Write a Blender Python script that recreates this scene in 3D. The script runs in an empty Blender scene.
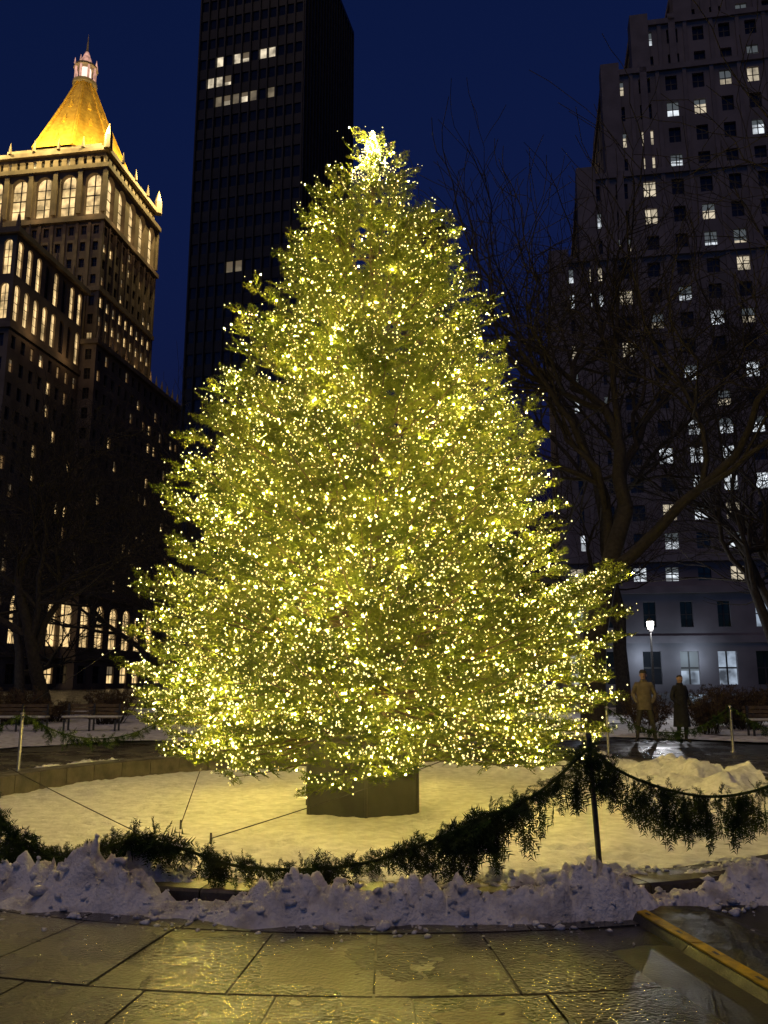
import bpy, math, random
import numpy as np
from mathutils import Vector, Matrix, noise
random.seed(7); rng=np.random.default_rng(11)
S=bpy.context.scene
CX,CY=0.0,12.8            # basin centre
TX,TY=-0.2,12.7           # tree axis

# ------------------------------------------------------------ helpers
def empty(name,loc=(0,0,0),rz=0.0):
    e=bpy.data.objects.new(name,None); e.location=loc; e.rotation_euler=(0,0,rz)
    e.empty_display_size=0.2
    S.collection.objects.link(e); return e
def mkobj(name,verts,faces,mats,midx=None,parent=None,smooth=False,loc=(0,0,0),rz=0.0):
    me=bpy.data.meshes.new(name)
    me.from_pydata([tuple(v) for v in verts],[],faces)
    for m in mats: me.materials.append(m)
    if midx is not None: me.polygons.foreach_set('material_index',np.array(midx,dtype=np.int32))
    if smooth: me.polygons.foreach_set('use_smooth',np.ones(len(me.polygons),dtype=bool))
    me.update()
    o=bpy.data.objects.new(name,me); o.location=loc; o.rotation_euler=(0,0,rz)
    S.collection.objects.link(o)
    if parent: o.parent=parent
    return o
def mktri(name,V,F,mats,parent=None,midx=None,smooth=False):
    """fast numpy triangle mesh"""
    me=bpy.data.meshes.new(name)
    nv=len(V); nf=len(F)
    me.vertices.add(nv); me.vertices.foreach_set('co',V.astype(np.float32).ravel())
    me.loops.add(nf*3); me.loops.foreach_set('vertex_index',F.astype(np.int32).ravel())
    me.polygons.add(nf)
    me.polygons.foreach_set('loop_start',np.arange(0,nf*3,3,dtype=np.int32))
    try: me.polygons.foreach_set('loop_total',np.full(nf,3,dtype=np.int32))
    except Exception: pass
    for m in mats: me.materials.append(m)
    if midx is not None: me.polygons.foreach_set('material_index',midx.astype(np.int32))
    if smooth: me.polygons.foreach_set('use_smooth',np.ones(nf,dtype=bool))
    me.update(calc_edges=True); me.validate()
    o=bpy.data.objects.new(name,me); S.collection.objects.link(o)
    if parent: o.parent=parent
    return o
class MB:
    def __init__(s): s.v=[];s.f=[];s.m=[]
    def poly(s,pts,mat=0):
        b=len(s.v); s.v+= [tuple(p) for p in pts]; s.f.append(tuple(range(b,b+len(pts)))); s.m.append(mat)
    def box(s,x0,x1,y0,y1,z0,z1,mat=0):
        b=len(s.v)
        s.v+=[(x0,y0,z0),(x1,y0,z0),(x1,y1,z0),(x0,y1,z0),(x0,y0,z1),(x1,y0,z1),(x1,y1,z1),(x0,y1,z1)]
        for q in [(0,3,2,1),(4,5,6,7),(0,1,5,4),(1,2,6,5),(2,3,7,6),(3,0,4,7)]:
            s.f.append(tuple(b+i for i in q)); s.m.append(mat)
    def frus(s,cx,cy,z0,z1,r0,r1,n,mat=0,ph=0.0,cap=True):
        b=len(s.v)
        for r,z in((r0,z0),(r1,z1)):
            for i in range(n):
                a=ph+2*math.pi*i/n; s.v.append((cx+r*math.cos(a),cy+r*math.sin(a),z))
        for i in range(n):
            j=(i+1)%n; s.f.append((b+i,b+j,b+n+j,b+n+i)); s.m.append(mat)
        if cap:
            s.f.append(tuple(b+n+i for i in range(n))); s.m.append(mat)
            s.f.append(tuple(b+n-1-i for i in range(n))); s.m.append(mat)
    def tube(s,pts,rads,n=6,mat=0,cap=True):
        b=len(s.v); P=[Vector(p) for p in pts]; prev=None
        for i,p in enumerate(P):
            d=(P[min(i+1,len(P)-1)]-P[max(i-1,0)])
            if d.length<1e-9: d=Vector((0,0,1))
            d.normalize()
            if prev is None:
                a=d.orthogonal().normalized()
            else:
                a=(prev-d*prev.dot(d))
                a=a.normalized() if a.length>1e-6 else d.orthogonal().normalized()
            prev=a; c=d.cross(a)
            for k in range(n):
                t=2*math.pi*k/n; q=p+(a*math.cos(t)+c*math.sin(t))*rads[i]; s.v.append((q.x,q.y,q.z))
        for i in range(len(P)-1):
            for k in range(n):
                l=(k+1)%n
                s.f.append((b+i*n+k,b+i*n+l,b+(i+1)*n+l,b+(i+1)*n+k)); s.m.append(mat)
        if cap:
            s.f.append(tuple(b+k for k in range(n))[::-1]); s.m.append(mat)
            e=b+(len(P)-1)*n; s.f.append(tuple(e+k for k in range(n))); s.m.append(mat)
    def obj(s,name,mats,**k): return mkobj(name,s.v,s.f,mats,s.m,**k)

# ------------------------------------------------------------ materials
def newmat(name):
    m=bpy.data.materials.new(name); m.use_nodes=True; nt=m.node_tree
    return m,nt,nt.nodes['Principled BSDF']
def pmat(name,c1,c2=None,scale=5.0,rough=0.7,rough2=None,bump=0.0,bscale=None,metal=0.0,det=3,bdist=0.02,coord='Object',tr=(0.35,0.65),island=False,bdet=4):
    m,nt,b=newmat(name); N=nt.nodes; L=nt.links
    b.inputs['Roughness'].default_value=rough; b.inputs['Metallic'].default_value=metal
    b.inputs['Base Color'].default_value=(*c1,1)
    tc=N.new('ShaderNodeTexCoord')
    if c2 is not None:
        n=N.new('ShaderNodeTexNoise'); n.inputs['Scale'].default_value=scale; n.inputs['Detail'].default_value=det
        L.new(tc.outputs[coord],n.inputs['Vector'])
        mr=N.new('ShaderNodeMapRange'); mr.inputs[1].default_value=tr[0]; mr.inputs[2].default_value=tr[1]
        L.new(n.outputs['Fac'],mr.inputs[0])
        mx=N.new('ShaderNodeMix'); mx.data_type='RGBA'; mx.inputs[6].default_value=(*c1,1); mx.inputs[7].default_value=(*c2,1)
        L.new(mr.outputs[0],mx.inputs[0]); out=mx.outputs[2]
        if island:
            g=N.new('ShaderNodeNewGeometry'); m2=N.new('ShaderNodeMapRange'); m2.inputs[3].default_value=0.5; m2.inputs[4].default_value=1.35
            L.new(g.outputs['Random Per Island'],m2.inputs[0])
            vm=N.new('ShaderNodeVectorMath'); vm.operation='SCALE'; L.new(out,vm.inputs[0]); L.new(m2.outputs[0],vm.inputs['Scale']); out=vm.outputs[0]
        L.new(out,b.inputs['Base Color'])
        if rough2 is not None:
            n3=N.new('ShaderNodeTexNoise'); n3.inputs['Scale'].default_value=scale*0.6; n3.inputs['Detail'].default_value=4
            L.new(tc.outputs[coord],n3.inputs['Vector'])
            r=N.new('ShaderNodeMapRange'); r.inputs[1].default_value=0.38; r.inputs[2].default_value=0.62; r.inputs[3].default_value=rough; r.inputs[4].default_value=rough2
            L.new(n3.outputs['Fac'],r.inputs[0]); L.new(r.outputs[0],b.inputs['Roughness'])
    if bump>0:
        n2=N.new('ShaderNodeTexNoise'); n2.inputs['Scale'].default_value=bscale or scale*4; n2.inputs['Detail'].default_value=bdet
        L.new(tc.outputs[coord],n2.inputs['Vector'])
        bp=N.new('ShaderNodeBump'); bp.inputs['Strength'].default_value=bump; bp.inputs['Distance'].default_value=bdist
        L.new(n2.outputs['Fac'],bp.inputs['Height']); L.new(bp.outputs[0],b.inputs['Normal'])
    return m
def emat(name,col,st,var=0.0,scale=0.6,sampling='NONE'):
    m,nt,b=newmat(name); N=nt.nodes; L=nt.links
    b.inputs['Base Color'].default_value=(0.1,0.1,0.1,1)
    b.inputs['Emission Color'].default_value=(*col,1); b.inputs['Emission Strength'].default_value=st
    if var>0:
        tc=N.new('ShaderNodeTexCoord'); n=N.new('ShaderNodeTexNoise'); n.inputs['Scale'].default_value=scale; n.inputs['Detail'].default_value=3
        L.new(tc.outputs['Object'],n.inputs['Vector'])
        r=N.new('ShaderNodeMapRange'); r.inputs[1].default_value=0.35; r.inputs[2].default_value=0.65; r.inputs[3].default_value=st*(1-var); r.inputs[4].default_value=st*(1+var)
        L.new(n.outputs['Fac'],r.inputs[0]); L.new(r.outputs[0],b.inputs['Emission Strength'])
    m.cycles.emission_sampling=sampling
    return m
def bulbmat(name,col,st,sampling):
    m,nt,b=newmat(name); N=nt.nodes; L=nt.links
    N.remove(b); e=N.new('ShaderNodeEmission'); e.inputs[0].default_value=(*col,1); e.inputs[1].default_value=st
    L.new(e.outputs[0],N['Material Output'].inputs['Surface']); m.cycles.emission_sampling=sampling
    return m
def foliage(name,c1,c2,scale=3):
    m,nt,b=newmat(name); N=nt.nodes; L=nt.links
    N.remove(b); d=N.new('ShaderNodeBsdfDiffuse'); L.new(d.outputs[0],N['Material Output'].inputs['Surface'])
    tc=N.new('ShaderNodeTexCoord'); n=N.new('ShaderNodeTexNoise'); n.inputs['Scale'].default_value=scale; n.inputs['Detail'].default_value=1
    L.new(tc.outputs['Object'],n.inputs['Vector'])
    mr=N.new('ShaderNodeMapRange'); mr.inputs[1].default_value=0.35; mr.inputs[2].default_value=0.65; L.new(n.outputs['Fac'],mr.inputs[0])
    mx=N.new('ShaderNodeMix'); mx.data_type='RGBA'; mx.inputs[6].default_value=(*c1,1); mx.inputs[7].default_value=(*c2,1); L.new(mr.outputs[0],mx.inputs[0])
    L.new(mx.outputs[2],d.inputs['Color'])
    return m
M_snow=pmat('snow',(0.52,0.52,0.53),(0.72,0.72,0.73),scale=7,rough=0.6,bump=0.6,bscale=22,bdist=0.035)
M_snowdirty=pmat('snow_dirty',(0.42,0.40,0.38),(0.8,0.8,0.8),scale=5,rough=0.6,bump=0.8,bscale=34,bdist=0.03,tr=(0.3,0.55))
M_asph=pmat('wet_asphalt',(0.014,0.013,0.012),(0.04,0.038,0.035),scale=1.4,rough=0.14,rough2=0.5,bump=0.35,bscale=60,bdist=0.008)
M_slab=pmat('wet_paving_stone',(0.025,0.022,0.018),(0.075,0.068,0.056),scale=2.2,rough=0.11,rough2=0.36,bump=0.75,bscale=40,bdist=0.012,island=True)
M_rim=pmat('granite_coping',(0.035,0.03,0.025),(0.08,0.068,0.057),scale=6,rough=0.35,rough2=0.7,bump=0.3,bscale=50)
M_bark=pmat('bark',(0.016,0.013,0.011),(0.04,0.032,0.026),scale=9,rough=0.9,bump=0.6,bscale=30)
M_firbark=pmat('fir_bark',(0.055,0.04,0.018),(0.11,0.08,0.035),scale=9,rough=0.9)
M_needle=foliage('fir_needles',(0.085,0.115,0.022),(0.17,0.195,0.042),scale=2.2)
M_garl=foliage('garland_needles',(0.022,0.045,0.016),(0.06,0.085,0.03),scale=5)
M_russet=foliage('dry_shrub_leaves',(0.075,0.052,0.038),(0.13,0.095,0.07),scale=2)
M_bulb=bulbmat('warm_led',(1.0,0.85,0.33),2.6,'NONE')
M_bulb2=bulbmat('warm_led_bright',(1.0,0.73,0.17),2050.0,'AUTO')
M_metal=pmat('dark_metal',(0.05,0.05,0.05),(0.1,0.095,0.09),scale=20,rough=0.4,metal=0.7)
M_galv=pmat('galvanised_post',(0.35,0.35,0.36),(0.5,0.5,0.5),scale=20,rough=0.4,metal=0.5)
M_ped=pmat('painted_plywood',(0.03,0.03,0.022),(0.05,0.05,0.035),scale=3,rough=0.55,bump=0.15,bscale=12)
M_glass=pmat('dark_glass',(0.012,0.013,0.016),(0.03,0.03,0.035),scale=0.3,rough=0.12)
M_frame=pmat('window_frame',(0.04,0.035,0.03),(0.06,0.05,0.045),scale=3,rough=0.6)

# ------------------------------------------------------------ world, added city-glow fill, camera
w=bpy.data.worlds.new('World'); S.world=w; w.use_nodes=True
N=w.node_tree.nodes; L=w.node_tree.links
bg=N['Background']
sky=N.new('ShaderNodeTexSky'); sky.sky_type='NISHITA'; sky.sun_disc=False
sky.sun_elevation=math.radians(-3.0); sky.sun_rotation=math.radians(200); sky.ozone_density=5.0; sky.air_density=1.0; sky.dust_density=0.3
tint=N.new('ShaderNodeVectorMath'); tint.operation='MULTIPLY'; tint.inputs[1].default_value=(0.95,2.4,2.0)
L.new(sky.outputs[0],tint.inputs[0]); L.new(tint.outputs[0],bg.inputs['Color'])
bg.inputs['Strength'].default_value=0.46
sl=bpy.data.lights.new('city_glow_fill','SUN'); sl.energy=0.36; sl.angle=math.radians(25); sl.color=(1.0,0.70,0.48)  # added warm fill standing in for ambient city glow; sun is already down
so=bpy.data.objects.new('city_glow_fill',sl); S.collection.objects.link(so)
so.rotation_euler=(math.radians(22),0,math.radians(-20))
cam=bpy.data.cameras.new('camera'); cam.sensor_fit='VERTICAL'; cam.sensor_height=36; cam.lens=29.88; cam.clip_end=2000; cam.clip_start=0.05
co=bpy.data.objects.new('camera',cam); S.collection.objects.link(co); co.location=(0,0,1.6); co.rotation_euler=(math.radians(101.18),0,0)
S.camera=co
S.view_settings.view_transform='Standard'; S.view_settings.look='None'; S.view_settings.exposure=0

# ------------------------------------------------------------ ground
def polar(name,rs,a0,a1,na,hf,mat,closed=False,smooth=True,parent=None,extra=None):
    V=[];F=[]
    cnt=na if closed else na+1
    for r in rs:
        for i in range(cnt):
            a=a0+(a1-a0)*i/na
            x=CX+r*math.cos(a); y=CY+r*math.sin(a); V.append((x,y,hf(x,y,r,a)))
    for j in range(len(rs)-1):
        for i in range(na):
            k=(i+1)%cnt if closed else i+1
            F.append((j*cnt+i,j*cnt+k,(j+1)*cnt+k,(j+1)*cnt+i)[::-1])
    if extra: extra(V,F)
    return mkobj(name,V,F,[mat],smooth=smooth,parent=parent)
TAU=2*math.pi
polar('ground',[6.1,7,8,10,14,20,40,80,200,700],0,TAU,96,lambda x,y,r,a:0.0,M_asph,closed=True,smooth=False)

# paving slabs in rings around the basin
mb=MB()
rings=[(6.42,6.95,.11),(6.965,8.05,.094),(8.065,9.15,.086),(9.165,10.2,.08)]
for ri,(r0,r1,da) in enumerate(rings):
    n=int(TAU/da); da=TAU/n
    for i in range(n):
        a0=i*da+ri*0.041; a1=a0+da
        am=(a0+a1)/2; x=CX+r1*math.cos(am); y=CY+r1*math.sin(am)
        if x>1.45 and y<8: continue
        g0=0.006/r0; z=0.012+random.uniform(-0.003,0.003)
        m=3
        inner=[(CX+(r0+.005)*math.cos(a0+g0+(da-2*g0)*k/m),CY+(r0+.005)*math.sin(a0+g0+(da-2*g0)*k/m)) for k in range(m+1)]
        outer=[(CX+(r1-.005)*math.cos(a0+g0+(da-2*g0)*k/m),CY+(r1-.005)*math.sin(a0+g0+(da-2*g0)*k/m)) for k in range(m+1)]
        loop=inner+outer[::-1]
        b=len(mb.v); L_=len(loop)
        mb.v+=[(p[0],p[1],z) for p in loop]+[(p[0],p[1],0.001) for p in loop]
        mb.f.append(tuple(range(b,b+L_))[::-1]); mb.m.append(0)
        for k in range(L_):
            l=(k+1)%L_; mb.f.append((b+k,b+l,b+L_+l,b+L_+k)); mb.m.append(0)
mb.obj('stone_pavement',[M_slab])

# basin rim
mb=MB(); n=60
for i in range(n):
    a0=TAU*i/n+.001; a1=TAU*(i+1)/n-.001
    seg=[a0+(a1-a0)*k/4 for k in range(5)]
    prof=[(5.98,-.25),(5.98,.10),(6.0,.12),(6.38,.12),(6.4,.10),(6.4,-.02)]
    b=len(mb.v)
    for a in seg:
        for r,z in prof: mb.v.append((CX+r*math.cos(a),CY+r*math.sin(a),z))
    for s_ in range(4):
        for k in range(5):
            p=b+s_*6+k; mb.f.append((p,p+1,p+7,p+6)); mb.m.append(0)
    for e in(b,b+24): mb.f.append(tuple(e+k for k in range(6))); mb.m.append(0)
mb.obj('stone_basin_rim',[M_rim])

def nz(x,y,s,o=0.0): return noise.noise(Vector((x*s,y*s,o)))
def chunk(x,y,s,o=0.0):
    wx=x+.05*nz(x,y,9,o+20); wy=y+.05*nz(x,y,9,o+31)
    d=noise.voronoi(Vector((wx*s,wy*s,o)))[0]; return min(.62,max(0.0,(d[1]-d[0])*1.5))
def smooth(a,b,x):
    t=min(1,max(0,(x-a)/(b-a))); return t*t*(3-2*t)
foot=[]
rf=random.Random(3)
for tr_ in range(9):
    x,y=rf.uniform(-4.5,4.5),rf.uniform(8.2,12); d=rf.uniform(0,TAU)
    for s_ in range(9):
        x+=.42*math.cos(d); y+=.42*math.sin(d); d+=rf.uniform(-.3,.3); sd_=.09*(1 if s_%2 else -1)
        foot.append((x-sd_*math.sin(d),y+sd_*math.cos(d)))
def hfloor(x,y,r,a):
    h=-.2+.03*nz(x,y,.9,1)+.018*nz(x,y,3.2,2)+.014*nz(x,y,9,5)
    rightness=max(0,math.cos(a-0.40))
    amp=.03+.36*rightness**6+.1*max(0,math.cos(a-1.1))**8
    k=smooth(4.3,5.7,r)
    h+=k*amp*(.7+.6*nz(x,y,1.6,3)+.45*chunk(x,y,4,1)+.2*chunk(x,y,9,1))
    h-=.03*max(0,nz(x,y,4.5,8)-.25)*3
    if y<12.5:
        for fx,fy in foot:
            q=(x-fx)**2+(y-fy)**2
            if q<.02: h-=.055*(1-q/.02); break
    return h
polar('snow_covered_basin_floor',list(np.linspace(.05,3,16))+list(np.linspace(3.05,6.0,56)),0,TAU,420,hfloor,M_snow,closed=True)

def hbank(x,y,r,a):
    fr=smooth(.1,.75,-math.sin(a))                 # near side
    H=.06+.15*fr+.06*max(0,math.cos(a-2.6))**4+.06*max(0,math.cos(a-.6))**4
    big=.35+1.5*max(0,nz(x,y,1.1,7)+.25)
    outer=smooth(6.95+.5*nz(x,y,1.3,9),6.6,r)*smooth(6.34,6.5,r)
    inner=smooth(5.7,5.95,r)*smooth(6.36,6.2,r)
    c=.35+.5*chunk(x,y,3.4,2)+.5*chunk(x,y,7.5,3)+.22*chunk(x,y,17,3)+.35*nz(x,y,3.0,14)+.22*nz(x,y,11,4)+.12*nz(x,y,30,4)
    z=-.06+outer*(H*big*(.25+max(0,c))*1.1+.055)
    zi=.12-.055+H*.85*big*max(0,c-.1)
    z=z*(1-inner)+zi*inner
    if r<5.9: z-= .25*(1-smooth(5.65,5.9,r))
    return z
def lumps(V,F):
    for _ in range(1500):
        a=-math.pi/2+random.gauss(0,.5); r=random.choice([random.gauss(6.72,.16),random.gauss(6.15,.14),random.gauss(6.5,.35)])
        if r>7.5: continue
        x=CX+r*math.cos(a); y=CY+r*math.sin(a); s=min(.06,abs(random.gauss(.006,.018))+.006)
        if r>6.95: s*=.5
        z=max(hbank(x,y,r,a),0.01 if r>6.4 else -.1)+s*.25
        b=len(V); rx=Matrix.Rotation(random.random()*6,3,'Z')@Matrix.Rotation(random.random()*6,3,'X')
        q=[(1,0,0),(-1,0,0),(0,1,0),(0,-1,0),(0,0,1),(0,0,-1)]
        pts=[Vector(p) for p in q]; tris=[(0,2,4),(2,1,4),(1,3,4),(3,0,4),(2,0,5),(1,2,5),(3,1,5),(0,3,5)]
        mid={}; nt=[]
        def md(i,j):
            k=(min(i,j),max(i,j))
            if k not in mid: pts.append(((pts[i]+pts[j])/2).normalized()); mid[k]=len(pts)-1
            return mid[k]
        for i,j,k in tris:
            A,B,C=md(i,j),md(j,k),md(k,i); nt+=[(i,A,C),(A,j,B),(C,B,k),(A,B,C)]
        sx,sy=random.uniform(.6,1.3),random.uniform(.5,1)
        for p in pts:
            p2=rx@(Vector((p.x*sx,p.y*sy,p.z))*s*random.uniform(.6,1.25)); V.append((x+p2.x,y+p2.y,z+p2.z*.7))
        for t in nt: F.append(tuple(b+k for k in t))
polar('snow_bank',list(np.linspace(5.62,7.45,80)),-math.pi*.95,-math.pi*.05,1100,hbank,M_snowdirty,extra=lumps)
polar('snow_bank',list(np.linspace(6.22,7.45,24)),-math.pi*.05,math.pi*1.05,520,hbank,M_snowdirty)

# snow lawns beyond
def hl(x,y,r,a): return .03+.07*nz(x,y,.35,3)+.03*nz(x,y,2.5,3)
polar('snow_lawn',list(np.linspace(13.5,40,60)),math.radians(18),math.radians(80),110,hl,M_snowdirty)
polar('snow_lawn',list(np.linspace(12.0,40,60)),math.radians(100),math.radians(170),110,hl,M_snowdirty)

# ------------------------------------------------------------ spray templates
def template(length,nside,seed,nl=.06,nw=.013,step=.021):
    r=random.Random(seed); V=[];F=[]
    def twig(p,d,l):
        side=Vector((-d.y,d.x,0)); up=Vector((0,0,1)); n=max(3,int(l/step))
        b=len(V); V.extend([p-side*.004,p+side*.004,p+d*l]); F.append((b,b+1,b+2))
        for i in range(n):
            q=p+d*(l*(i+.5)/n)
            for sg in(-1,1):
                dd=(d*.75+side*sg*r.uniform(.6,1.0)+up*r.uniform(-.35,.55)).normalized()
                ln=nl*r.uniform(.7,1.15); ws=dd.cross(Vector((r.uniform(-1,1),r.uniform(-1,1),1))).normalized()*nw*.5
                b=len(V); V.extend([q-ws,q+ws,q+dd*ln]); F.append((b,b+1,b+2))
    twig(Vector((0,0,0)),Vector((1,0,0)),length)
    for k in range(nside):
        t=.12+.75*k/nside; sg=1 if k%2 else -1
        an=sg*math.radians(r.uniform(38,55)); l=length*.5*(1-t*.75)*r.uniform(.8,1.15)
        twig(Vector((length*t,0,0)),Vector((math.cos(an),math.sin(an),r.uniform(-.1,.15))).normalized(),l)
    return np.array([tuple(v) for v in V]),np.array(F)
def scatter(temps,places):
    """places: list of (pos, dir, scale, roll)"""
    Vs=[];Fs=[];off=0
    for ti,(TV,TF) in enumerate(temps):
        P=[p for i,p in enumerate(places) if i%len(temps)==ti]
        if not P: continue
        pos=np.array([tuple(p[0]) for p in P]); d=np.array([tuple(p[1]) for p in P]); sc=np.array([p[2] for p in P]); ro=np.array([p[3] for p in P])
        d/=np.linalg.norm(d,axis=1)[:,None]
        up=np.tile([0,0,1.0],(len(P),1)); up[np.abs(d[:,2])>.95]=[1,0,0]
        s=np.cross(up,d); s/=np.linalg.norm(s,axis=1)[:,None]; u=np.cross(d,s)
        s2=s*np.cos(ro)[:,None]+u*np.sin(ro)[:,None]; u2=np.cross(d,s2)
        V=(TV[None,:,0,None]*d[:,None,:]+TV[None,:,1,None]*s2[:,None,:]+TV[None,:,2,None]*u2[:,None,:])*sc[:,None,None]+pos[:,None,:]
        nv=len(TV); F=TF[None]+(np.arange(len(P))*nv)[:,None,None]+off
        Vs.append(V.reshape(-1,3)); Fs.append(F.reshape(-1,3)); off+=len(P)*nv
    return np.concatenate(Vs),np.concatenate(Fs)

def plight(name,loc,e,col,r=.15,parent=None,data=None):
    if data is None:
        l=bpy.data.lights.new(name,'POINT'); l.energy=e; l.color=col; l.shadow_soft_size=r
    else: l=data
    o=bpy.data.objects.new(name,l); o.location=loc; S.collection.objects.link(o)
    if parent: o.parent=parent
    return o
# ------------------------------------------------------------ christmas tree
k=1.104
tab=[(9.66,.03),(9.5,.16),(9.2,.36),(8.6,.68),(7.79,1.10),(7.0,1.45),(6.24,1.74),(5.49,1.98),(4.76,2.26),(4.04,2.40),(3.34,2.50),(2.8,2.80),(2.13,2.93),(1.34,2.87),(.83,2.72),(.5,2.35)]
zz=np.array([1.6+(a-1.6)*k for a,b in tab])[::-1]; rr=np.array([b*k for a,b in tab])[::-1]
ZTOP=zz[-1]
def R(z): return float(np.interp(z,zz,rr))
tree=empty('christmas_tree',(TX,TY,0))
limbs=MB(); places=[]; bulbs=[]
limbs.tube([(0,0,.3),(0.02,0,3),(-.03,.02,6),(0.02,0,9),(0,0,ZTOP-.1)],[.17,.14,.09,.045,.012],n=10,mat=0)
def addspray(p,d,s,outer):
    places.append((p,d,s,random.uniform(-.9,.9)))
    dn=noise.noise(Vector((p.x*.9,p.y*.9,p.z*.9+4)))
    outer*=3.3*(1+.8*dn)
    while random.random()<outer:
        q=p+d*(.42*s*random.uniform(.1,1.08))+Vector((random.uniform(-.07,.07),random.uniform(-.07,.07),random.uniform(-.03,.09)))
        bulbs.append(q); outer-=1
NB=670
wz=np.linspace(.45,ZTOP-.05,400); ww=np.array([R(z)**1.0+.16 for z in wz]); cdf=np.cumsum(ww)/ww.sum()
for bi in range(NB):
    zt=float(np.interp((bi+.5)/NB+random.uniform(-.5,.5)/NB,cdf,wz))+random.uniform(-.12,.12)
    az=bi*2.39996+random.uniform(-.35,.35)
    o=Vector((math.cos(az),math.sin(az),0)); sd=Vector((-o.y,o.x,0))
    Rz=R(zt)*(1+.08*noise.noise(Vector((o.x*1.2+9,o.y*1.2,zt*.8)))+.10*noise.noise(Vector((o.x*4,o.y*4,zt*2))))*random.uniform(.86,1.1)
    if o.x>.8 and 2.6<zt<3.2: Rz*=1.14
    Rz=max(Rz,.12)
    rise=(.05+.35*(zt/ZTOP))*Rz
    if zt<1.7: rise=-.13*Rz
    z0=max(.62,zt-rise)
    def pt(t): return Vector((o.x*Rz*t,o.y*Rz*t,z0+(zt-z0)*t**1.6-0.10*Rz*math.sin(math.pi*t)*.6))
    nseg=6
    if Rz>.4: limbs.tube([pt(i/nseg) for i in range(nseg+1)],[max(.004,(.006+.006*Rz)*(1-i/nseg)+.004) for i in range(nseg+1)],n=5,cap=False)
    t=.36 if Rz>1.3 else (.3 if Rz>.8 else .05)
    step=.2/max(Rz,.3)
    s0=.78 if Rz>1 else .5+.28*Rz
    while t<1.0:
        p=pt(t); d0=(pt(min(1,t+.05))-pt(t-.05)).normalized()
        dens=smooth(.2,.8,t)
        for sg in(-1,1):
            Ls=min(.75,.2+.42*Rz*(1-t)*random.uniform(.6,1.1))
            an=math.radians(random.uniform(35,62))
            d=(d0*math.cos(an)+sd*sg*math.sin(an)+Vector((0,0,random.uniform(-.08,.28)))).normalized()
            m=1 if Ls<.4 else 2
            if t<.6 and random.random()<.4: continue
            for q in range(m):
                pp=p+d*(Ls*q/m*.9)
                a2=random.uniform(-.5,.5); dd=(d+sd*a2*.5+Vector((0,0,random.uniform(-.1,.25)))).normalized()
                addspray(pp,dd,s0*random.uniform(.75,1.2),.3+.5*dens)
        t+=step*random.uniform(.8,1.3)
    addspray(pt(.97),(o+Vector((0,0,random.uniform(.05,.6)))+sd*random.uniform(-.3,.3)).normalized(),s0*random.uniform(.8,1.3),1.1)
for i in range(90):
    z=ZTOP-.9+.85*random.random(); a=random.random()*TAU; o=Vector((math.cos(a),math.sin(a),1.3)).normalized()
    addspray(Vector((0,0,z-.12)),o,.45*random.uniform(.7,1.1),1.1)
for i in range(420):
    z=ZTOP-.9*random.random()**1.2; r=.03+.42*(ZTOP-z)*random.uniform(.6,1); a=random.random()*TAU
    bulbs.append(Vector((r*math.cos(a),r*math.sin(a),z+.07)))
temps=[template(.42,7,s,nl=.066,nw=.021,step=.034) for s in range(5)]
V,F=scatter(temps,places)
mktri('needles',V,F,[M_needle],parent=tree)
limbs.obj('trunk_and_limbs',[M_firbark],parent=tree,smooth=True)
oc=np.array([(1,0,0),(-1,0,0),(0,1,0),(0,-1,0),(0,0,1.2),(0,0,-1.2)],float); of=np.array([(0,2,4),(2,1,4),(1,3,4),(3,0,4),(2,0,5),(1,2,5),(3,1,5),(0,3,5)])
BP=np.array([tuple(b) for b in bulbs]); nb=len(BP)
br=rng.uniform(.006,.0125,nb)+.004*(rng.random(nb)>.9)
pick=np.zeros(nb,bool); pick[rng.choice(nb-420,2500,replace=False)]=True; pick[-60:]=True
br[pick]=rng.uniform(.005,.0098,int(pick.sum()))
def bmesh_oct(P,rad):
    V=(P[:,None,:]+oc[None]*rad[:,None,None]).reshape(-1,3); F=(of[None]+(np.arange(len(P))*6)[:,None,None]).reshape(-1,3); return V,F
V,F=bmesh_oct(BP[~pick],br[~pick]); mktri('string_lights',V,F,[M_bulb],parent=tree)
V,F=bmesh_oct(BP[pick],br[pick]); mktri('string_lights_bright',V,F,[M_bulb2],parent=tree)

# pedestal box
mb=MB(); ph=math.radians(-84)
mb.frus(0,0,-.22,.72,.87,.87,6,0,ph); mb.frus(0,0,.721,.78,.90,.90,6,0,ph)
for i in range(6):
    a=ph+TAU*i/6; mb.frus(.872*math.cos(a),.872*math.sin(a),-.2,.72,.022,.022,6,0)
mb.obj('tree_planter_box',[M_ped],loc=(TX-.13,TY,0))

# guy wires
def wire(a,b,sag=.05,r=.006):
    mb=MB(); A=Vector(a);B=Vector(b)
    pts=[A.lerp(B,t/10)-Vector((0,0,sag*math.sin(math.pi*t/10))) for t in range(11)]
    mb.tube(pts,[r]*11,n=5); mb.frus(A.x,A.y,A.z-.1,A.z+.06,.015,.012,6)
    mb.obj('guy_wire',[M_metal])
wire((-2.96,10.6,-.15),(-6.4,12.3,1.0),.03)
wire((-2.5,11.0,-.15),(-1.9,12.0,2.2),0)
wire((-1.95,10.1,-.15),(2.2,11.6,1.1),.06)
wire((-6.5,15.7,1.1),(-2.4,13.4,3.4),.05)

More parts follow.
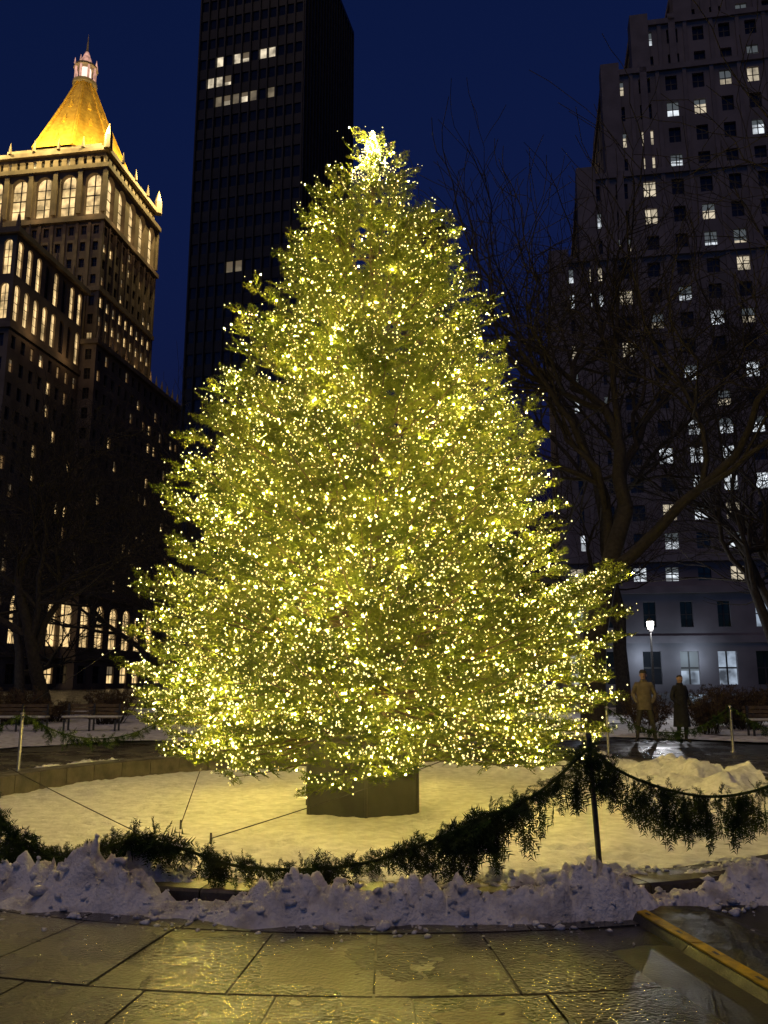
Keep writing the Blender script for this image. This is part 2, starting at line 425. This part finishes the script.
# ------------------------------------------------------------ garland and posts
gt=[template(.3,5,40+s,nl=.06,nw=.014,step=.024) for s in range(4)]
def catmull(P,n=14):
    P=[Vector(p) for p in P]; out=[]
    Q=[P[0]*2-P[1]]+P+[P[-1]*2-P[-2]]
    for i in range(1,len(Q)-2):
        for s in range(n):
            t=s/n; a,b,c,d=Q[i-1:i+3]
            out.append(.5*((2*b)+(c-a)*t+(2*a-5*b+4*c-d)*t*t+(3*b-3*c+d-a)*t**3))
    out.append(P[-1]); return out
def garland(P,dens,drop,sc,hang=0.0,rad=.45,zh=.42):
    g=empty('evergreen_garland',(0,0,0)); path=catmull(P); pl=[]
    mb=MB(); mb.tube(path,[.012]*len(path),n=6); mb.obj('rope',[M_garl],parent=g)
    for i in range(len(path)-1):
        a,b=path[i],path[i+1]; d=(b-a).normalized()
        thick=.9+.6*noise.noise(Vector((a.x*3.1,a.y*3.1,a.z*3.1)))
        for _ in range(max(1,int((b-a).length*dens+random.random()))):
            p=a.lerp(b,random.random())
            q=Vector((random.gauss(0,1),random.gauss(0,1),random.gauss(0,1))).normalized()
            dr=drop if p.z>zh else drop*.15
            if random.random()<rad: dr*=.1
            dd=(q*.6+d*random.uniform(-.6,.9)+Vector((0,0,-dr))).normalized()
            pl.append((p+q*.02,dd,sc*thick*random.uniform(.4,1.1)*(.6 if dd.z>0 else 1),random.uniform(-3,3)))
            if p.z>zh and random.random()<hang*max(0,thick-.45):
                l=random.uniform(.05,.4); pl.append((p+Vector((random.uniform(-.03,.03),random.uniform(-.03,.03),-l*.5)),Vector((random.uniform(-.15,.15),random.uniform(-.12,.12),-1)),sc*random.uniform(.6,1.2),random.uniform(-3,3)))
    V,F=scatter(gt,pl); mktri('needles',V,F,[M_garl],parent=g)
def post(x,y,h,z0=.1,mat=M_metal,lean=0.0,r=.022):
    mb=MB(); mb.tube([(0,0,-.05),(lean*.5,0,h*.5),(lean,0,h)],[r,r,r],n=10); mb.frus(lean,0,h,h+.03,r*1.5,r*.8,10); mb.frus(0,0,-.05,.02,r*2.6,r*2.2,10)
    mb.obj('garland_post',[mat],loc=(x,y,z0))
post(1.66,6.92,1.06,lean=-.05)
post(-4.2,8.2,1.0); post(3.9,7.95,1.0)
garland([(-4.2,8.2,1.08),(-3.65,7.75,.75),(-3.15,7.4,.42),(-2.75,7.15,.23),(-2.3,7.0,.28),(-1.9,6.85,.40),(-1.5,6.75,.35),(-1.1,6.6,.27),(-.6,6.5,.26),(-.15,6.52,.30),(.3,6.58,.42),(.8,6.72,.60),(1.2,6.82,.76),(1.61,6.9,1.08)],200,.75,.8,hang=.35)
garland([(1.61,6.9,1.08),(1.85,6.96,.9),(2.2,7.08,.76),(2.6,7.25,.67),(3.0,7.42,.67),(3.4,7.62,.76),(3.9,7.95,1.06)],85,1.2,.74,hang=2.0,rad=.35)
bp=[(-6.5,15.7),(-4.6,19.5),(4.9,19.2),(7.9,19.9),(9.6,17.0),(-9.5,15.0)]
for x,y in bp: post(x,y,1.0,z0=0,mat=M_galv,r=.03)
def sw(a,b,z=1.0,low=.45):
    return [(a[0]+(b[0]-a[0])*t,a[1]+(b[1]-a[1])*t,z-(z-low)*math.sin(math.pi*t)**.8) for t in (0,.2,.4,.6,.8,1)]
garland(sw(bp[5],bp[0]),50,.9,.8); garland(sw(bp[0],bp[1]),50,.9,.8); garland(sw(bp[2],bp[3]),50,.9,.8); garland(sw(bp[3],bp[4]),50,.9,.8)

# ------------------------------------------------------------ cable protector
mb=MB()
sec=[(-.10,.0),(-.06,.04),(.2,.045),(.5,.03),(.62,.0)]
n=4; Lg=3.4
for i in range(n):
    y0=i*Lg/n+.004; y1=(i+1)*Lg/n-.004
    A=[(x,y0,z+.002) for x,z in sec]; B=[(x,y1,z+.002) for x,z in sec]
    for k2 in range(4): mb.poly([A[k2],A[k2+1],B[k2+1],B[k2]],0)
    mb.poly(A[::-1],0); mb.poly(B,0)
    mb.box(-.045,.04,y0+.003,y1-.003,.03,.052,1)
    for j in range(2):
        yy=y0+(j+.5)*Lg/n/2; mb.box(-.01,.01,yy-.03,yy+.03,.0521,.0535,0)
M_rub=pmat('black_rubber',(0.012,0.012,0.012),(0.028,0.028,0.028),scale=12,rough=0.3,rough2=.6,bump=.3)
M_yel=pmat('yellow_plastic',(0.75,0.50,0.01),(0.3,0.19,0.012),scale=9,rough=0.6,bump=.2,det=6)
mb.obj('cable_protector',[M_rub,M_yel],loc=(2.30,3.0,0),rz=math.radians(9.4))

# ------------------------------------------------------------ buildings
def facade(mb,o,u,n,w_,z0,z1,nx,nzr,wf,hf,depth,lit,arch=False,mull=True,mats=(0,1,4)):
    cw=w_/nx; ch=(z1-z0)/nzr; U=Vector(u);Nn=Vector(n);O=Vector(o)
    def P(s,z,d=0): q=O+U*s-Nn*d; return (q.x,q.y,z)
    for i in range(nx):
        for j in range(nzr):
            a=i*cw; b=a+cw; c=z0+j*ch; d=c+ch
            wl=a+cw*(1-wf)/2; wr=b-cw*(1-wf)/2; zb=c+ch*(1-hf)*.5; zt=d-ch*(1-hf)*.5
            if arch:
                rad=(wr-wl)/2; zc=zt-rad; top=[(wl+rad-rad*math.cos(math.pi*q/8),zc+rad*math.sin(math.pi*q/8)) for q in range(9)]
            else: top=[(wl,zt),(wr,zt)]
            mb.poly([P(a,c),P(wl,c),P(wl,d),P(a,d)],0); mb.poly([P(wr,c),P(b,c),P(b,d),P(wr,d)],0)
            mb.poly([P(wl,c),P(wr,c),P(wr,zb),P(wl,zb)],0)
            for q in range(len(top)-1):
                p1,p2=top[q],top[q+1]
                mb.poly([P(*p1),P(*p2),P(p2[0],d),P(p1[0],d)],0)
            ring=[(wl,zb)]+top+[(wr,zb)]
            for q in range(len(ring)-1):
                mb.poly([P(*ring[q]),P(*ring[q+1]),P(*ring[q+1],depth),P(*ring[q],depth)],0)
            mb.poly([P(wl,zb),P(wr,zb),P(wr,zb,depth),P(wl,zb,depth)],0)
            g=lit(i,j,(a+b)/2,(c+d)/2)
            zs=zb
            if g>1 and random.random()<.45 and not arch:   # blind pulled part way
                f=random.uniform(.25,.7); zs=zt-(zt-zb)*f
                mb.poly([P(wl,zb,depth),P(wr,zb,depth),P(wr,zs,depth),P(wl,zs,depth)],g)
                mb.poly([P(wl,zs,depth),P(wr,zs,depth),P(wr,zt,depth),P(wl,zt,depth)],6)
            else:
                mb.poly([P(*q,depth) for q in ring],g)
            if mull:
                m=(wl+wr)/2; t=.045*(wr-wl); dd=depth-.05
                mb.poly([P(m-t,zb,dd),P(m+t,zb,dd),P(m+t,zt,dd),P(m-t,zt,dd)],4)
                zm=(zb+zt)/2
                mb.poly([P(wl,zm-t,dd-.01),P(wr,zm-t,dd-.01),P(wr,zm+t,dd-.01),P(wl,zm+t,dd-.01)],4)
                if arch:
                    for fz in(.25,.72):
                        zm=zb+(zt-zb)*fz; mb.poly([P(wl,zm-t*.6,dd-.01),P(wr,zm-t*.6,dd-.01),P(wr,zm+t*.6,dd-.01),P(wl,zm+t*.6,dd-.01)],4)
def faces4(x0,x1,y0,y1):
    return {'f':((x0,y0,0),(1,0,0),(0,-1,0),x1-x0),'r':((x1,y0,0),(0,1,0),(1,0,0),y1-y0),'l':((x0,y1,0),(0,-1,0),(-1,0,0),y1-y0),'b':((x1,y1,0),(-1,0,0),(0,1,0),x1-x0)}
def tier(mb,x0,x1,y0,y1,z0,z1,cell,fl,lit,wf=.42,hf=.55,depth=.35,sides='frlb',arch=False,cornice=.6,mull=True,roof=True):
    fs=faces4(x0,x1,y0,y1); nr=max(1,round((z1-z0)/fl))
    for s in sides:
        o,u,n,wd=fs[s]; nx=max(1,round(wd/cell))
        facade(mb,o,u,n,wd,z0,z1,nx,nr,wf,hf,depth,(lambda i,j,a,z,s=s:lit(s,i,j,a,z)),arch,mull)
    if roof: mb.poly([(x0,y0,z1),(x1,y0,z1),(x1,y1,z1),(x0,y1,z1)],0)
    if cornice: mb.box(x0-cornice,x1+cornice,y0-cornice,y1+cornice,z1-.003,z1+.9,5)

# ---- gilded-roof tower (left)
stone=pmat('limestone_brown',(0.13,0.10,0.075),(0.24,0.19,0.14),scale=.25,rough=.85)
trim=pmat('limestone_trim',(0.14,0.11,0.08),(0.23,0.18,0.13),scale=.6,rough=.8)
litw=emat('lit_window_warm',(1.0,0.68,0.30),.9,.6,.5); litd=emat('lit_window_dim',(1.0,0.6,0.25),.22,.5,.5); blind=emat('lit_blind',(1,.75,.45),.12)
gold=pmat('gilded_tile',(0.80,0.50,0.07),(0.58,0.34,0.04),scale=1.2,rough=.5,metal=.1,bump=.4,bscale=6)
A=math.radians(-8.6)
mb=MB(); rnd=random.Random(5)
def litA(s,i,j,a,z):
    x=rnd.random()
    return 2 if x<.12 else (3 if x<.22 else 1)
def lit_arch(s,i,j,a,z): return 2
def litB(s,i,j,a,z):
    if s=='r' and 66<z<74: return 2 if rnd.random()<.8 else 3
    return litA(s,i,j,a,z)
def litW(s,i,j,a,z):
    if s in'rf' and 56<z<72: return 2 if rnd.random()<(.5 if s=='r' else .35) else 1
    return litA(s,i,j,a,z)
def litG(s,i,j,a,z): return 2 if rnd.random()<.62 else 1
tier(mb,-45,2,-3,40,0,5,5.2,5,litG,wf=.5,hf=.6,cornice=.3,roof=False)
tier(mb,-45,2,-3,40,5.9,16,5.2,10.1,litG,wf=.55,hf=.75,arch=True,cornice=.5,roof=False)
tier(mb,-45,2,-3,40,16.9,62,2.9,3.9,litA)
tier(mb,-32,-1,-25,-3.1,0,5,5.2,5,litG,wf=.5,hf=.6,cornice=.3,roof=False)
tier(mb,-32,-1,-25,-3.1,5.9,16,5.2,10.1,litG,wf=.55,hf=.75,arch=True,cornice=.5,roof=False)
tier(mb,-32,-1,-25,-3.1,16.9,56,2.9,3.9,litA,cornice=.35,roof=False)
tier(mb,-32,-1,-25,-3.1,56.9,72,2.9,7.5,litW,wf=.5,hf=.8,arch=True,cornice=.8)
tier(mb,-26,0,0,24,62.9,74,2.6,3.8,litB,cornice=.5,roof=False)
tier(mb,-26,0,0,24,74.9,88.6,2.6,3.8,litA,cornice=.7,roof=False)
tier(mb,-26,0,0,24,89.5,99.8,5.2,10.3,lit_arch,wf=.62,hf=.86,depth=.9,arch=True,cornice=.7,roof=False)
tier(mb,-25.5,-.5,.5,23.5,100.7,103.8,1.8,3.1,litA,wf=.4,hf=.5,cornice=.7)
for i in range(6):
    x=-26+i*5.2
    for yy,n2 in((-.45,0),(24.05,0)): mb.box(max(x-.45,-26.4),min(x+.45,.4),yy,yy+.4,90.4,99.79,5)
    mb.frus(x,-.2,104.7,107.2,.4,.06,6,5)
for i in range(5):
    y=i*6
    for xx in(-26.2,.2): mb.frus(xx,y,104.7,107.2,.4,.06,6,5)
for x in(-26,0):
    for y in(0,24): mb.frus(x,y,103.9,106.6,.9,.8,8,5); mb.frus(x,y,106.6,109.6,.85,.05,8,5)
for x in np.arange(-30,1,2.9): mb.frus(x,-25.2,72.9,75.4,.35,.05,6,5)
for y in np.arange(-25,-3,2.9): mb.frus(-.8,y,72.9,75.4,.35,.05,6,5)
for y in np.arange(-3,40,2.9): mb.frus(2.2,y,62.9,65.2,.35,.05,6,5)
for i in range(11):
    x=-26+i*2.6; mb.box(x-.3,x+.3,-.25,-.003,63.8,88.59,5)
for i in range(10):
    y=i*24/9; mb.box(.003,.25,y-.3,y+.3,63.8,88.59,5)
bl=empty('gilded_roof_tower',(-54.2,150,0),A)
mb.obj('walls_and_windows',[stone,M_glass,litw,litd,M_frame,trim,blind],parent=bl)
mb=MB()
c=(-13,12)
mb.box(c[0]-10.2,c[0]+10.2,c[1]-9.6,c[1]+9.6,103.9,107.2,1)
mb.frus(c[0],c[1],107.2,113,11.0,8.4,8,0,math.pi/8,cap=False); mb.frus(c[0],c[1],113,121,8.4,4.9,8,0,math.pi/8,cap=False); mb.frus(c[0],c[1],121,128.5,4.9,1.9,8,0,math.pi/8)
for i in range(8):
    a=math.pi/8+TAU*i/8; C_,S_=math.cos(a),math.sin(a)
    mb.tube([(c[0]+r_*C_,c[1]+r_*S_,z_) for r_,z_ in((11.1,107.1),(8.5,113),(5.0,121),(2,128.6))],[.32,.3,.24,.2],n=6,mat=0)
    am=a+math.pi/8
    for r_,z_ in((9.7,109.5),(7.2,115.3),(5.0,120.3)):
        r=r_*math.cos(math.pi/8); mb.frus(c[0]+r*math.cos(am),c[1]+r*math.sin(am),z_-.3,z_+1.7,.6,.05,5,0)
mb.frus(c[0],c[1],128.5,129.2,2.6,2.6,12,1)
for i in range(8):
    a=TAU*i/8; mb.frus(c[0]+2.1*math.cos(a),c[1]+2.1*math.sin(a),129.2,132.6,.28,.28,6,2); mb.frus(c[0]+2.4*math.cos(a),c[1]+2.4*math.sin(a),133.2,134.6,.22,.03,5,2)
mb.frus(c[0],c[1],129.2,132.6,1.2,1.2,8,3); mb.frus(c[0],c[1],132.6,133.2,2.6,2.4,12,1); mb.frus(c[0],c[1],133.2,137.0,1.7,.35,8,2); mb.frus(c[0],c[1],137.0,141.5,.3,.03,6,1)
pink=emat('lantern_stone_emissive_glow',(1.0,0.5,0.38),.55,.5,1.0); lan=emat('lantern_glow',(1,.75,.6),1.5)  # lantern columns and cap: floodlit look put into the stone as emission
mb.obj('gilded_roof',[gold,trim,pink,lan],parent=bl)
for (x,y) in[(-13,-4.5),(-25,-2.5),(-1,-2.5),(4,12),(3,22)]:
    plight('roof_floodlight',(x,y,108.5),12500,(1,.74,.26),.2,bl)
for x in(-23.4,-13,-2.6): plight('facade_uplight',(x,-2.4,89.9),90,(1,.62,.28),.1,bl)
for y in(3,12,21): plight('facade_uplight',(2.4,y,89.9),90,(1,.62,.28),.1,bl)
for y in(6,18): plight('facade_uplight',(2.5,y,64),90,(1,.62,.28),.1,bl)
for y in(-20,-9): plight('facade_uplight',(1.2,y,57.5),80,(1,.62,.28),.1,bl)

# ---- dark glass tower
dk=pmat('bronze_cladding',(0.014,0.013,0.012),(0.03,0.027,0.024),scale=.4,rough=.5,metal=.2)
lit2=emat('office_window_lit',(1,.85,.6),.65,.6,.6); lit3=emat('office_window_dim',(1,.8,.5),.14,.4,.6)
mb=MB(); rnd=random.Random(9)
def litT(s,i,j,a,z):
    fl=int(z/3.7)
    if s=='f' and fl==27 and i in(2,4,5,7,8): return 2
    if s=='f' and fl==26 and i in(1,2,3): return 2
    if s=='f' and fl==25 and i in(2,4,6,8): return 3
    if s=='f' and fl==25 and i in(3,5): return 2
    if s=='f' and fl==17 and i in(4,5): return 3
    return 3 if rnd.random()<.008 else 1
tier(mb,-18.4,0,0,27,0,126.2,1.5,3.7,litT,wf=.78,hf=.5,depth=.15,cornice=.25,mull=False)
for i in range(13):
    x=-18.4+i*18.4/12; mb.box(x-.12,x+.12,-.3,-.003,0,126,0)
for i in range(19):
    y=i*27/18; mb.box(.003,.3,y-.12,y+.12,0,126,0)
mb.box(-14,-4,6,20,127,132,0)
t2=empty('dark_glass_skyscraper',(-13.0,120,0),math.radians(-14.6))
mb.obj('walls_and_windows',[dk,M_glass,lit2,lit3,M_frame,dk,blind],parent=t2)

# ---- small distant building behind the tree
mb=MB(); rnd=random.Random(4)
tier(mb,0,9,0,12,0,98,2.8,3.8,litA,cornice=.4); mb.frus(4.5,6,98.9,106,5,1,4,0,math.pi/4)
t3=empty('distant_office_building',(4,170,0),A); mb.obj('walls_and_windows',[dk,M_glass,litd,litd,M_frame,dk,blind],parent=t3)

# ---- stepped stone building (right)
stone2=pmat('limestone_grey',(0.15,0.133,0.137),(0.23,0.2,0.205),scale=.2,rough=.85)
trim2=pmat('limestone_grey_trim',(0.16,0.14,0.145),(0.22,0.19,0.195),scale=.5,rough=.85)
cool=emat('lit_window_cool',(.86,.93,1.0),.75,.6,.5); cool2=emat('lit_window_neutral',(1,.86,.62),.45,.6,.5); blind2=emat('lit_blind_cool',(.7,.8,.85),.1)
dim_ent=emat('entrance_glazing',(.66,.8,1.0),.35,.8,.5)
mb=MB(); rnd=random.Random(21)
def litR(s,i,j,a,z):
    x=rnd.random(); p=.40
    if 17<z<29: p=.72
    if s=='l': p=.03
    return 2 if x<p*.5 else (3 if x<p else 1)
def litS(s,i,j,a,z): return 7 if (s=='f' and rnd.random()<.55) else 1
T=[(0,0,17.5,59.6),(4.5,2,60.5,73.4),(9,4,74.3,91.7),(14,6,92.6,101.3),(21,8,102.2,109.6),(30,10,110.5,120)]
tier(mb,-1,76,-1,50,0,6.2,4.6,6.2,litS,wf=.5,hf=.66,depth=.8,cornice=.2,roof=False)
tier(mb,-.99,75.99,-.99,50,7.1,12.5,4.6,5.4,litS,wf=.34,hf=.6,depth=.6,cornice=.5,roof=False)
tier(mb,-.5,75.5,-.5,50,13.4,16.6,4.0,3.2,litR,cornice=.6,wf=.4)
for x0,y0,z0,z1 in T:
    tier(mb,x0,75,y0,48,z0,z1,3.9,3.9,litR,wf=.43,hf=.56,depth=.4,cornice=.35)
    mb.box(x0-.5,x0+2.2,y0-.5,y0+2.2,z0,z1+2.0,5)
    mb.box(x0+5.2,x0+6.2,y0-.35,y0-.003,z0,z1+1.6,5)
    for q in range(1,int((75-x0)/3.9)):
        xx=x0+q*(75-x0)/max(1,round((75-x0)/3.9))
        mb.box(xx-.28,xx+.28,y0-.22,y0-.004,z0,z1-.01,5)
t4=empty('stepped_stone_skyscraper',(24,112,0),math.radians(-10))
mb.obj('walls_and_windows',[stone2,M_glass,cool,cool2,M_frame,trim2,blind2,dim_ent],parent=t4)
for x in(9,15): plight('entrance_lamp',(x,-3,4.5),260,(.62,.8,1),.25,t4)

mb=MB(); rnd=random.Random(14)
for i,(x,wd,h) in enumerate([(-120,30,40),(-5,16,34),(12,18,28),(105,40,60)]):
    tier(mb,x,x+wd,0,20,0,h,3,3.8,litA,cornice=.4)
mb.obj('brick_apartment_row',[stone,M_glass,litd,litd,M_frame,trim,blind],loc=(0,190,0))

# ------------------------------------------------------------ bare trees
def bare_tree(base,h,seed,tr,lean=(0,0),fork=.3,spread=1.0,maxlev=6,kk=0,minr=.008):
    r=random.Random(seed); mb=MB()
    def br(p,d,l,rad,lev):
        n=5 if lev<3 else 3; pts=[p]; rads=[rad]; dd=d.copy()
        for i in range(n):
            j=.22 if lev else .08
            dd=(dd+Vector((r.gauss(0,j),r.gauss(0,j),r.gauss(0,j)*.7+(.06 if lev>0 else 0)))).normalized()
            pts.append(pts[-1]+dd*l/n); rads.append(max(minr,rad*(1-.42*(i+1)/n)))
        mb.tube(pts,rads,n=8 if lev==0 else(5 if lev<3 else 3),cap=False)
        if lev>=maxlev or rads[-1]<.0065 and lev>4: return
        k=4 if lev==0 else r.choice([3,4,5]) if lev<4 else r.choice([2,3])+kk
        for c_ in range(k):
            t=1.0 if c_==0 else r.uniform(.35,.98); f=t*n; i=min(n-1,int(f)); q=pts[i].lerp(pts[i+1],f-i)
            ax=dd.orthogonal().normalized(); ax=Matrix.Rotation(r.uniform(0,TAU),3,dd)@ax
            an=r.uniform(.15,.45) if c_==0 else r.uniform(.45,1.1)*spread
            nd=(Matrix.Rotation(an,3,ax)@dd).normalized()
            if nd.z<-.1: nd.z*=-.3; nd.normalize()
            br(q,nd,l*r.uniform(.66,.86)*(1.0 if lev else .95),rads[i]*(.85 if c_==0 else .66),lev+1)
    br(Vector((0,0,-.1)),Vector((lean[0],lean[1],1)).normalized(),h*fork,tr,0)
    return mb.obj('bare_tree',[M_bark],loc=base,smooth=True)
bare_tree((6.5,27,0),23,3,.45,lean=(.02,0),fork=.33,spread=1.0,kk=0,minr=.012)
bare_tree((14.5,31,0),23,8,.42,fork=.3,kk=0,minr=.012)
bare_tree((11,40,0),24,15,.38,fork=.33)
bare_tree((-13.2,34,0),17,5,.33,fork=.3)
bare_tree((-9.5,41,0),18,6,.3,fork=.28)
bare_tree((-20,48,0),18,12,.33,fork=.3)
bare_tree((-14,52,0),22,17,.33,fork=.33)
bare_tree((-11,70,0),26,19,.33,fork=.33)

# ------------------------------------------------------------ shrubs
def shrub(x,y,h,wd,seed,mat):
    r=random.Random(seed); mb=MB(); pl=[]
    for i in range(60):
        a=r.uniform(0,TAU); rr_=wd*r.random()**.5; b=Vector((rr_*.4*math.cos(a),rr_*.4*math.sin(a),0)); t=Vector((rr_*math.cos(a),rr_*math.sin(a),h*r.uniform(.6,1.05)))
        m=b.lerp(t,.5)+Vector((r.gauss(0,.06),r.gauss(0,.06),.05)); mb.tube([b,m,t],[.012,.009,.005],n=3,cap=False)
        for q in range(7):
            tt=r.uniform(.3,1); p=b.lerp(t,tt); d=Vector((r.gauss(0,1),r.gauss(0,1),r.gauss(.5,.7))).normalized(); pl.append((p,d,r.uniform(.5,1),r.uniform(-3,3)))
    e=empty('shrub',(x,y,0)); mb.obj('stems',[M_bark],parent=e)
    V,F=scatter([template(.28,3,77,nl=.05,nw=.026,step=.055)],pl); mktri('leaves',V,F,[mat],parent=e)
r=random.Random(2)
for i in range(15):
    shrub(r.uniform(7.6,17),r.uniform(26.5,31),r.uniform(.9,1.6),r.uniform(.8,1.2),i,M_russet)
for i in range(9):
    shrub(r.uniform(-22,-9),r.uniform(31,36),r.uniform(.7,1.3),r.uniform(.8,1.2),i+50,M_russet)

# ------------------------------------------------------------ benches
M_wood=pmat('bench_wood',(0.06,0.04,0.025),(0.12,0.08,0.05),scale=8,rough=.6)
def bench(x,y,rz):
    e=empty('park_bench',(x,y,0),rz)
    def part(nm,bx,mat):
        mb=MB()
        for q in bx: mb.box(*q)
        return mb.obj(nm,[mat],parent=e)
    part('seat',[(-.9,.9,-.22+i*.115,-.12+i*.115,.42,.45) for i in range(4)],M_wood)
    part('backrest',[(-.9,.9,.26+i*.02,.29+i*.02,.52+i*.12,.61+i*.12) for i in range(3)],M_wood)
    for i,xx in enumerate((-.8,0,.8)):
        part('leg_%d'%(i+1),[(xx-.025,xx+.025,-.2,-.15,0,.42),(xx-.025,xx+.025,.2,.25,0,.86),(xx-.025,xx+.025,-.2,.25,.38,.418),(xx-.025,xx+.025,-.22,.2,.62,.655)],M_metal)
    part('snow_cover',[(-.88,.88,-.2,.2,.451,.5)],M_snow)
for x,y in((-9.2,27.5),(-11.4,27.3),(-13.6,27.0)): bench(x,y,math.radians(0))
bench(11.5,25.5,math.radians(0))

# ------------------------------------------------------------ street lamps
M_lampglow=emat('lamp_globe_lit',(1,.93,.82),9.0)
def lamp(x,y,h=3.6,e=60):
    q=empty('street_lamp',(x,y,0)); mb=MB()
    mb.frus(0,0,0,.5,.16,.1,10); mb.frus(0,0,.5,h-.3,.055,.04,10); mb.frus(0,0,h-.3,h-.22,.1,.12,10); mb.frus(0,0,h+.12,h+.3,.17,.03,10)
    mb.obj('pole',[M_metal],parent=q)
    mb=MB(); mb.frus(0,0,h-.21,h-.05,.1,.14,12); mb.frus(0,0,h-.05,h+.11,.14,.15,12); mb.obj('globe',[M_lampglow],parent=q)
    plight('lamp_light',(0,-.3,h-.1),e,(.95,.95,1),.05,q)
lamp(11.2,36,3.9,260); lamp(-24,44,4,90)

# ------------------------------------------------------------ people
def person(x,y,rz,coat,trou,hairc,longcoat,H=1.78,stance=.13,hat=None):
    e=empty('standing_person',(x,y,0),rz)
    s=H/1.78
    J={'pel':(0,0,.96),'sp':(0,.01,1.15),'ch':(0,.01,1.34),'nb':(0,.01,1.47),'nk':(0,-.005,1.53),'hd0':(0,-.015,1.60),'hd1':(0,-.015,1.70),'hd2':(0,0,1.75)}
    Rr={'pel':(.155,.12),'sp':(.145,.11),'ch':(.175,.125),'nb':(.10,.085),'nk':(.055,.055),'hd0':(.072,.085),'hd1':(.078,.095),'hd2':(.05,.06)}
    E=[('pel','sp'),('sp','ch'),('ch','nb'),('nb','nk'),('nk','hd0'),('hd0','hd1'),('hd1','hd2')]
    for sg,q in((-1,'L'),(1,'R')):
        J['sh'+q]=(sg*.175,.01,1.42);J['el'+q]=(sg*.27,.04,1.17);J['wr'+q]=(sg*.2,-.12,1.0);J['ha'+q]=(sg*.155,-.15,.97)
        Rr['sh'+q]=(.075,.075);Rr['el'+q]=(.056,.056);Rr['wr'+q]=(.042,.042);Rr['ha'+q]=(.03,.04)
        J['hp'+q]=(sg*.095,0,.88);J['kn'+q]=(sg*(.1+stance*.35),-.02,.5);J['an'+q]=(sg*(.1+stance*.6),.02,.09);J['to'+q]=(sg*(.12+stance*.7),-.14,.04)
        Rr['hp'+q]=(.1,.1);Rr['kn'+q]=(.065,.065);Rr['an'+q]=(.045,.045);Rr['to'+q]=(.042,.035)
        E+=[('ch','sh'+q),('sh'+q,'el'+q),('el'+q,'wr'+q),('wr'+q,'ha'+q),('pel','hp'+q),('hp'+q,'kn'+q),('kn'+q,'an'+q),('an'+q,'to'+q)]
    ks=list(J); me=bpy.data.meshes.new('b'); me.from_pydata([Vector(J[k_])*s for k_ in ks],[(ks.index(a),ks.index(b)) for a,b in E],[])
    ob=bpy.data.objects.new('tmp',me); S.collection.objects.link(ob)
    ob.modifiers.new('s','SKIN'); ob.modifiers.new('d','SUBSURF').levels=2
    for i,k_ in enumerate(ks):
        sv=me.skin_vertices[0].data[i]; sv.radius=(Rr[k_][0]*s,Rr[k_][1]*s); sv.use_root=(k_=='pel')
    bpy.context.view_layer.update()
    m2=bpy.data.meshes.new_from_object(ob.evaluated_get(bpy.context.evaluated_depsgraph_get()))
    bpy.data.objects.remove(ob)
    skin=pmat('skin',(0.45,0.28,0.2),(0.4,0.24,0.17),scale=10,rough=.5); shoe=pmat('shoes',(0.02,0.018,0.015),rough=.5)
    m2.materials.clear()
    for m in(coat,trou,skin,hairc,shoe): m2.materials.append(m)
    for p in m2.polygons:
        c_=p.center/s; p.use_smooth=True
        if c_.z>1.51:
            p.material_index=3 if (c_.z>1.69 or (c_.y>.03 and c_.z>1.56)) else 2
        elif c_.z>.93 or (abs(c_.x)>.17 and c_.z>.9): p.material_index=0
        elif c_.z<.1: p.material_index=4
        else: p.material_index=1
    m2.name='body'; bo=bpy.data.objects.new('body',m2); S.collection.objects.link(bo); bo.parent=e
    hem=.42 if longcoat else .80
    rows=[(1.50,.085,.08),(1.45,.15,.11),(1.38,.2,.135),(1.2,.185,.14),(1.05,.18,.14),(.95,.19,.15),(hem,.24 if longcoat else .2,.2 if longcoat else .155)]
    mb=MB(); n=20; b=0
    for z,a,d in rows:
        for i in range(n):
            t=TAU*i/n; w_=1+.03*math.sin(5*t+z*9); mb.v.append((a*s*w_*math.cos(t),d*s*w_*math.sin(t)+.005,z*s))
    for j in range(len(rows)-1):
        for i in range(n): mb.f.append((j*n+i,j*n+(i+1)%n,(j+1)*n+(i+1)%n,(j+1)*n+i)); mb.m.append(0)
    mb.obj('coat',[coat],parent=e,smooth=True)
    mb=MB(); mb.frus(0,.0,1.475*s,1.545*s,.1*s,.075*s,12,0); mb.obj('collar',[coat],parent=e,smooth=True)
    mb=MB(); mb.frus(0,-.105*s,1.625*s,1.665*s,.018*s,.006*s,6,0)
    for sg in(-1,1): mb.frus(sg*.079*s,.0,1.62*s,1.675*s,.012*s,.016*s,6,0)
    mb.obj('nose_and_ears',[skin],parent=e)
    mb=MB()
    for sg in(-1,1): mb.frus(sg*.03*s,-.098*s,1.664*s,1.675*s,.009*s,.009*s,6,0)
    mb.box(-.025*s,.025*s,-.1*s,-.085*s,1.60*s,1.606*s,0)
    mb.obj('eyes_and_mouth',[shoe],parent=e)
    if hat:
        mb=MB()
        mb.frus(0,.0,1.695*s,1.74*s,.094*s,.09*s,14,0); mb.frus(0,.0,1.74*s,1.79*s,.09*s,.045*s,14,0); mb.obj('knit_hat',[hat],parent=e,smooth=True)
    return e
tan=pmat('tan_jacket',(0.15,0.12,0.07),(0.2,0.16,0.095),scale=12,rough=.85); olive=pmat('olive_trousers',(0.05,0.046,0.033),(0.07,0.062,0.047),scale=12,rough=.85)
blk=pmat('black_wool',(0.012,0.012,0.014),(0.024,0.024,0.024),scale=12,rough=.9); hair=pmat('brown_hair',(0.03,0.02,0.015),rough=.6)
person(6.85,22.9,math.radians(-15),tan,olive,hair,False,1.86,stance=.2,hat=olive)
person(7.7,22.6,math.radians(25),blk,blk,hair,True,1.76,stance=.05)
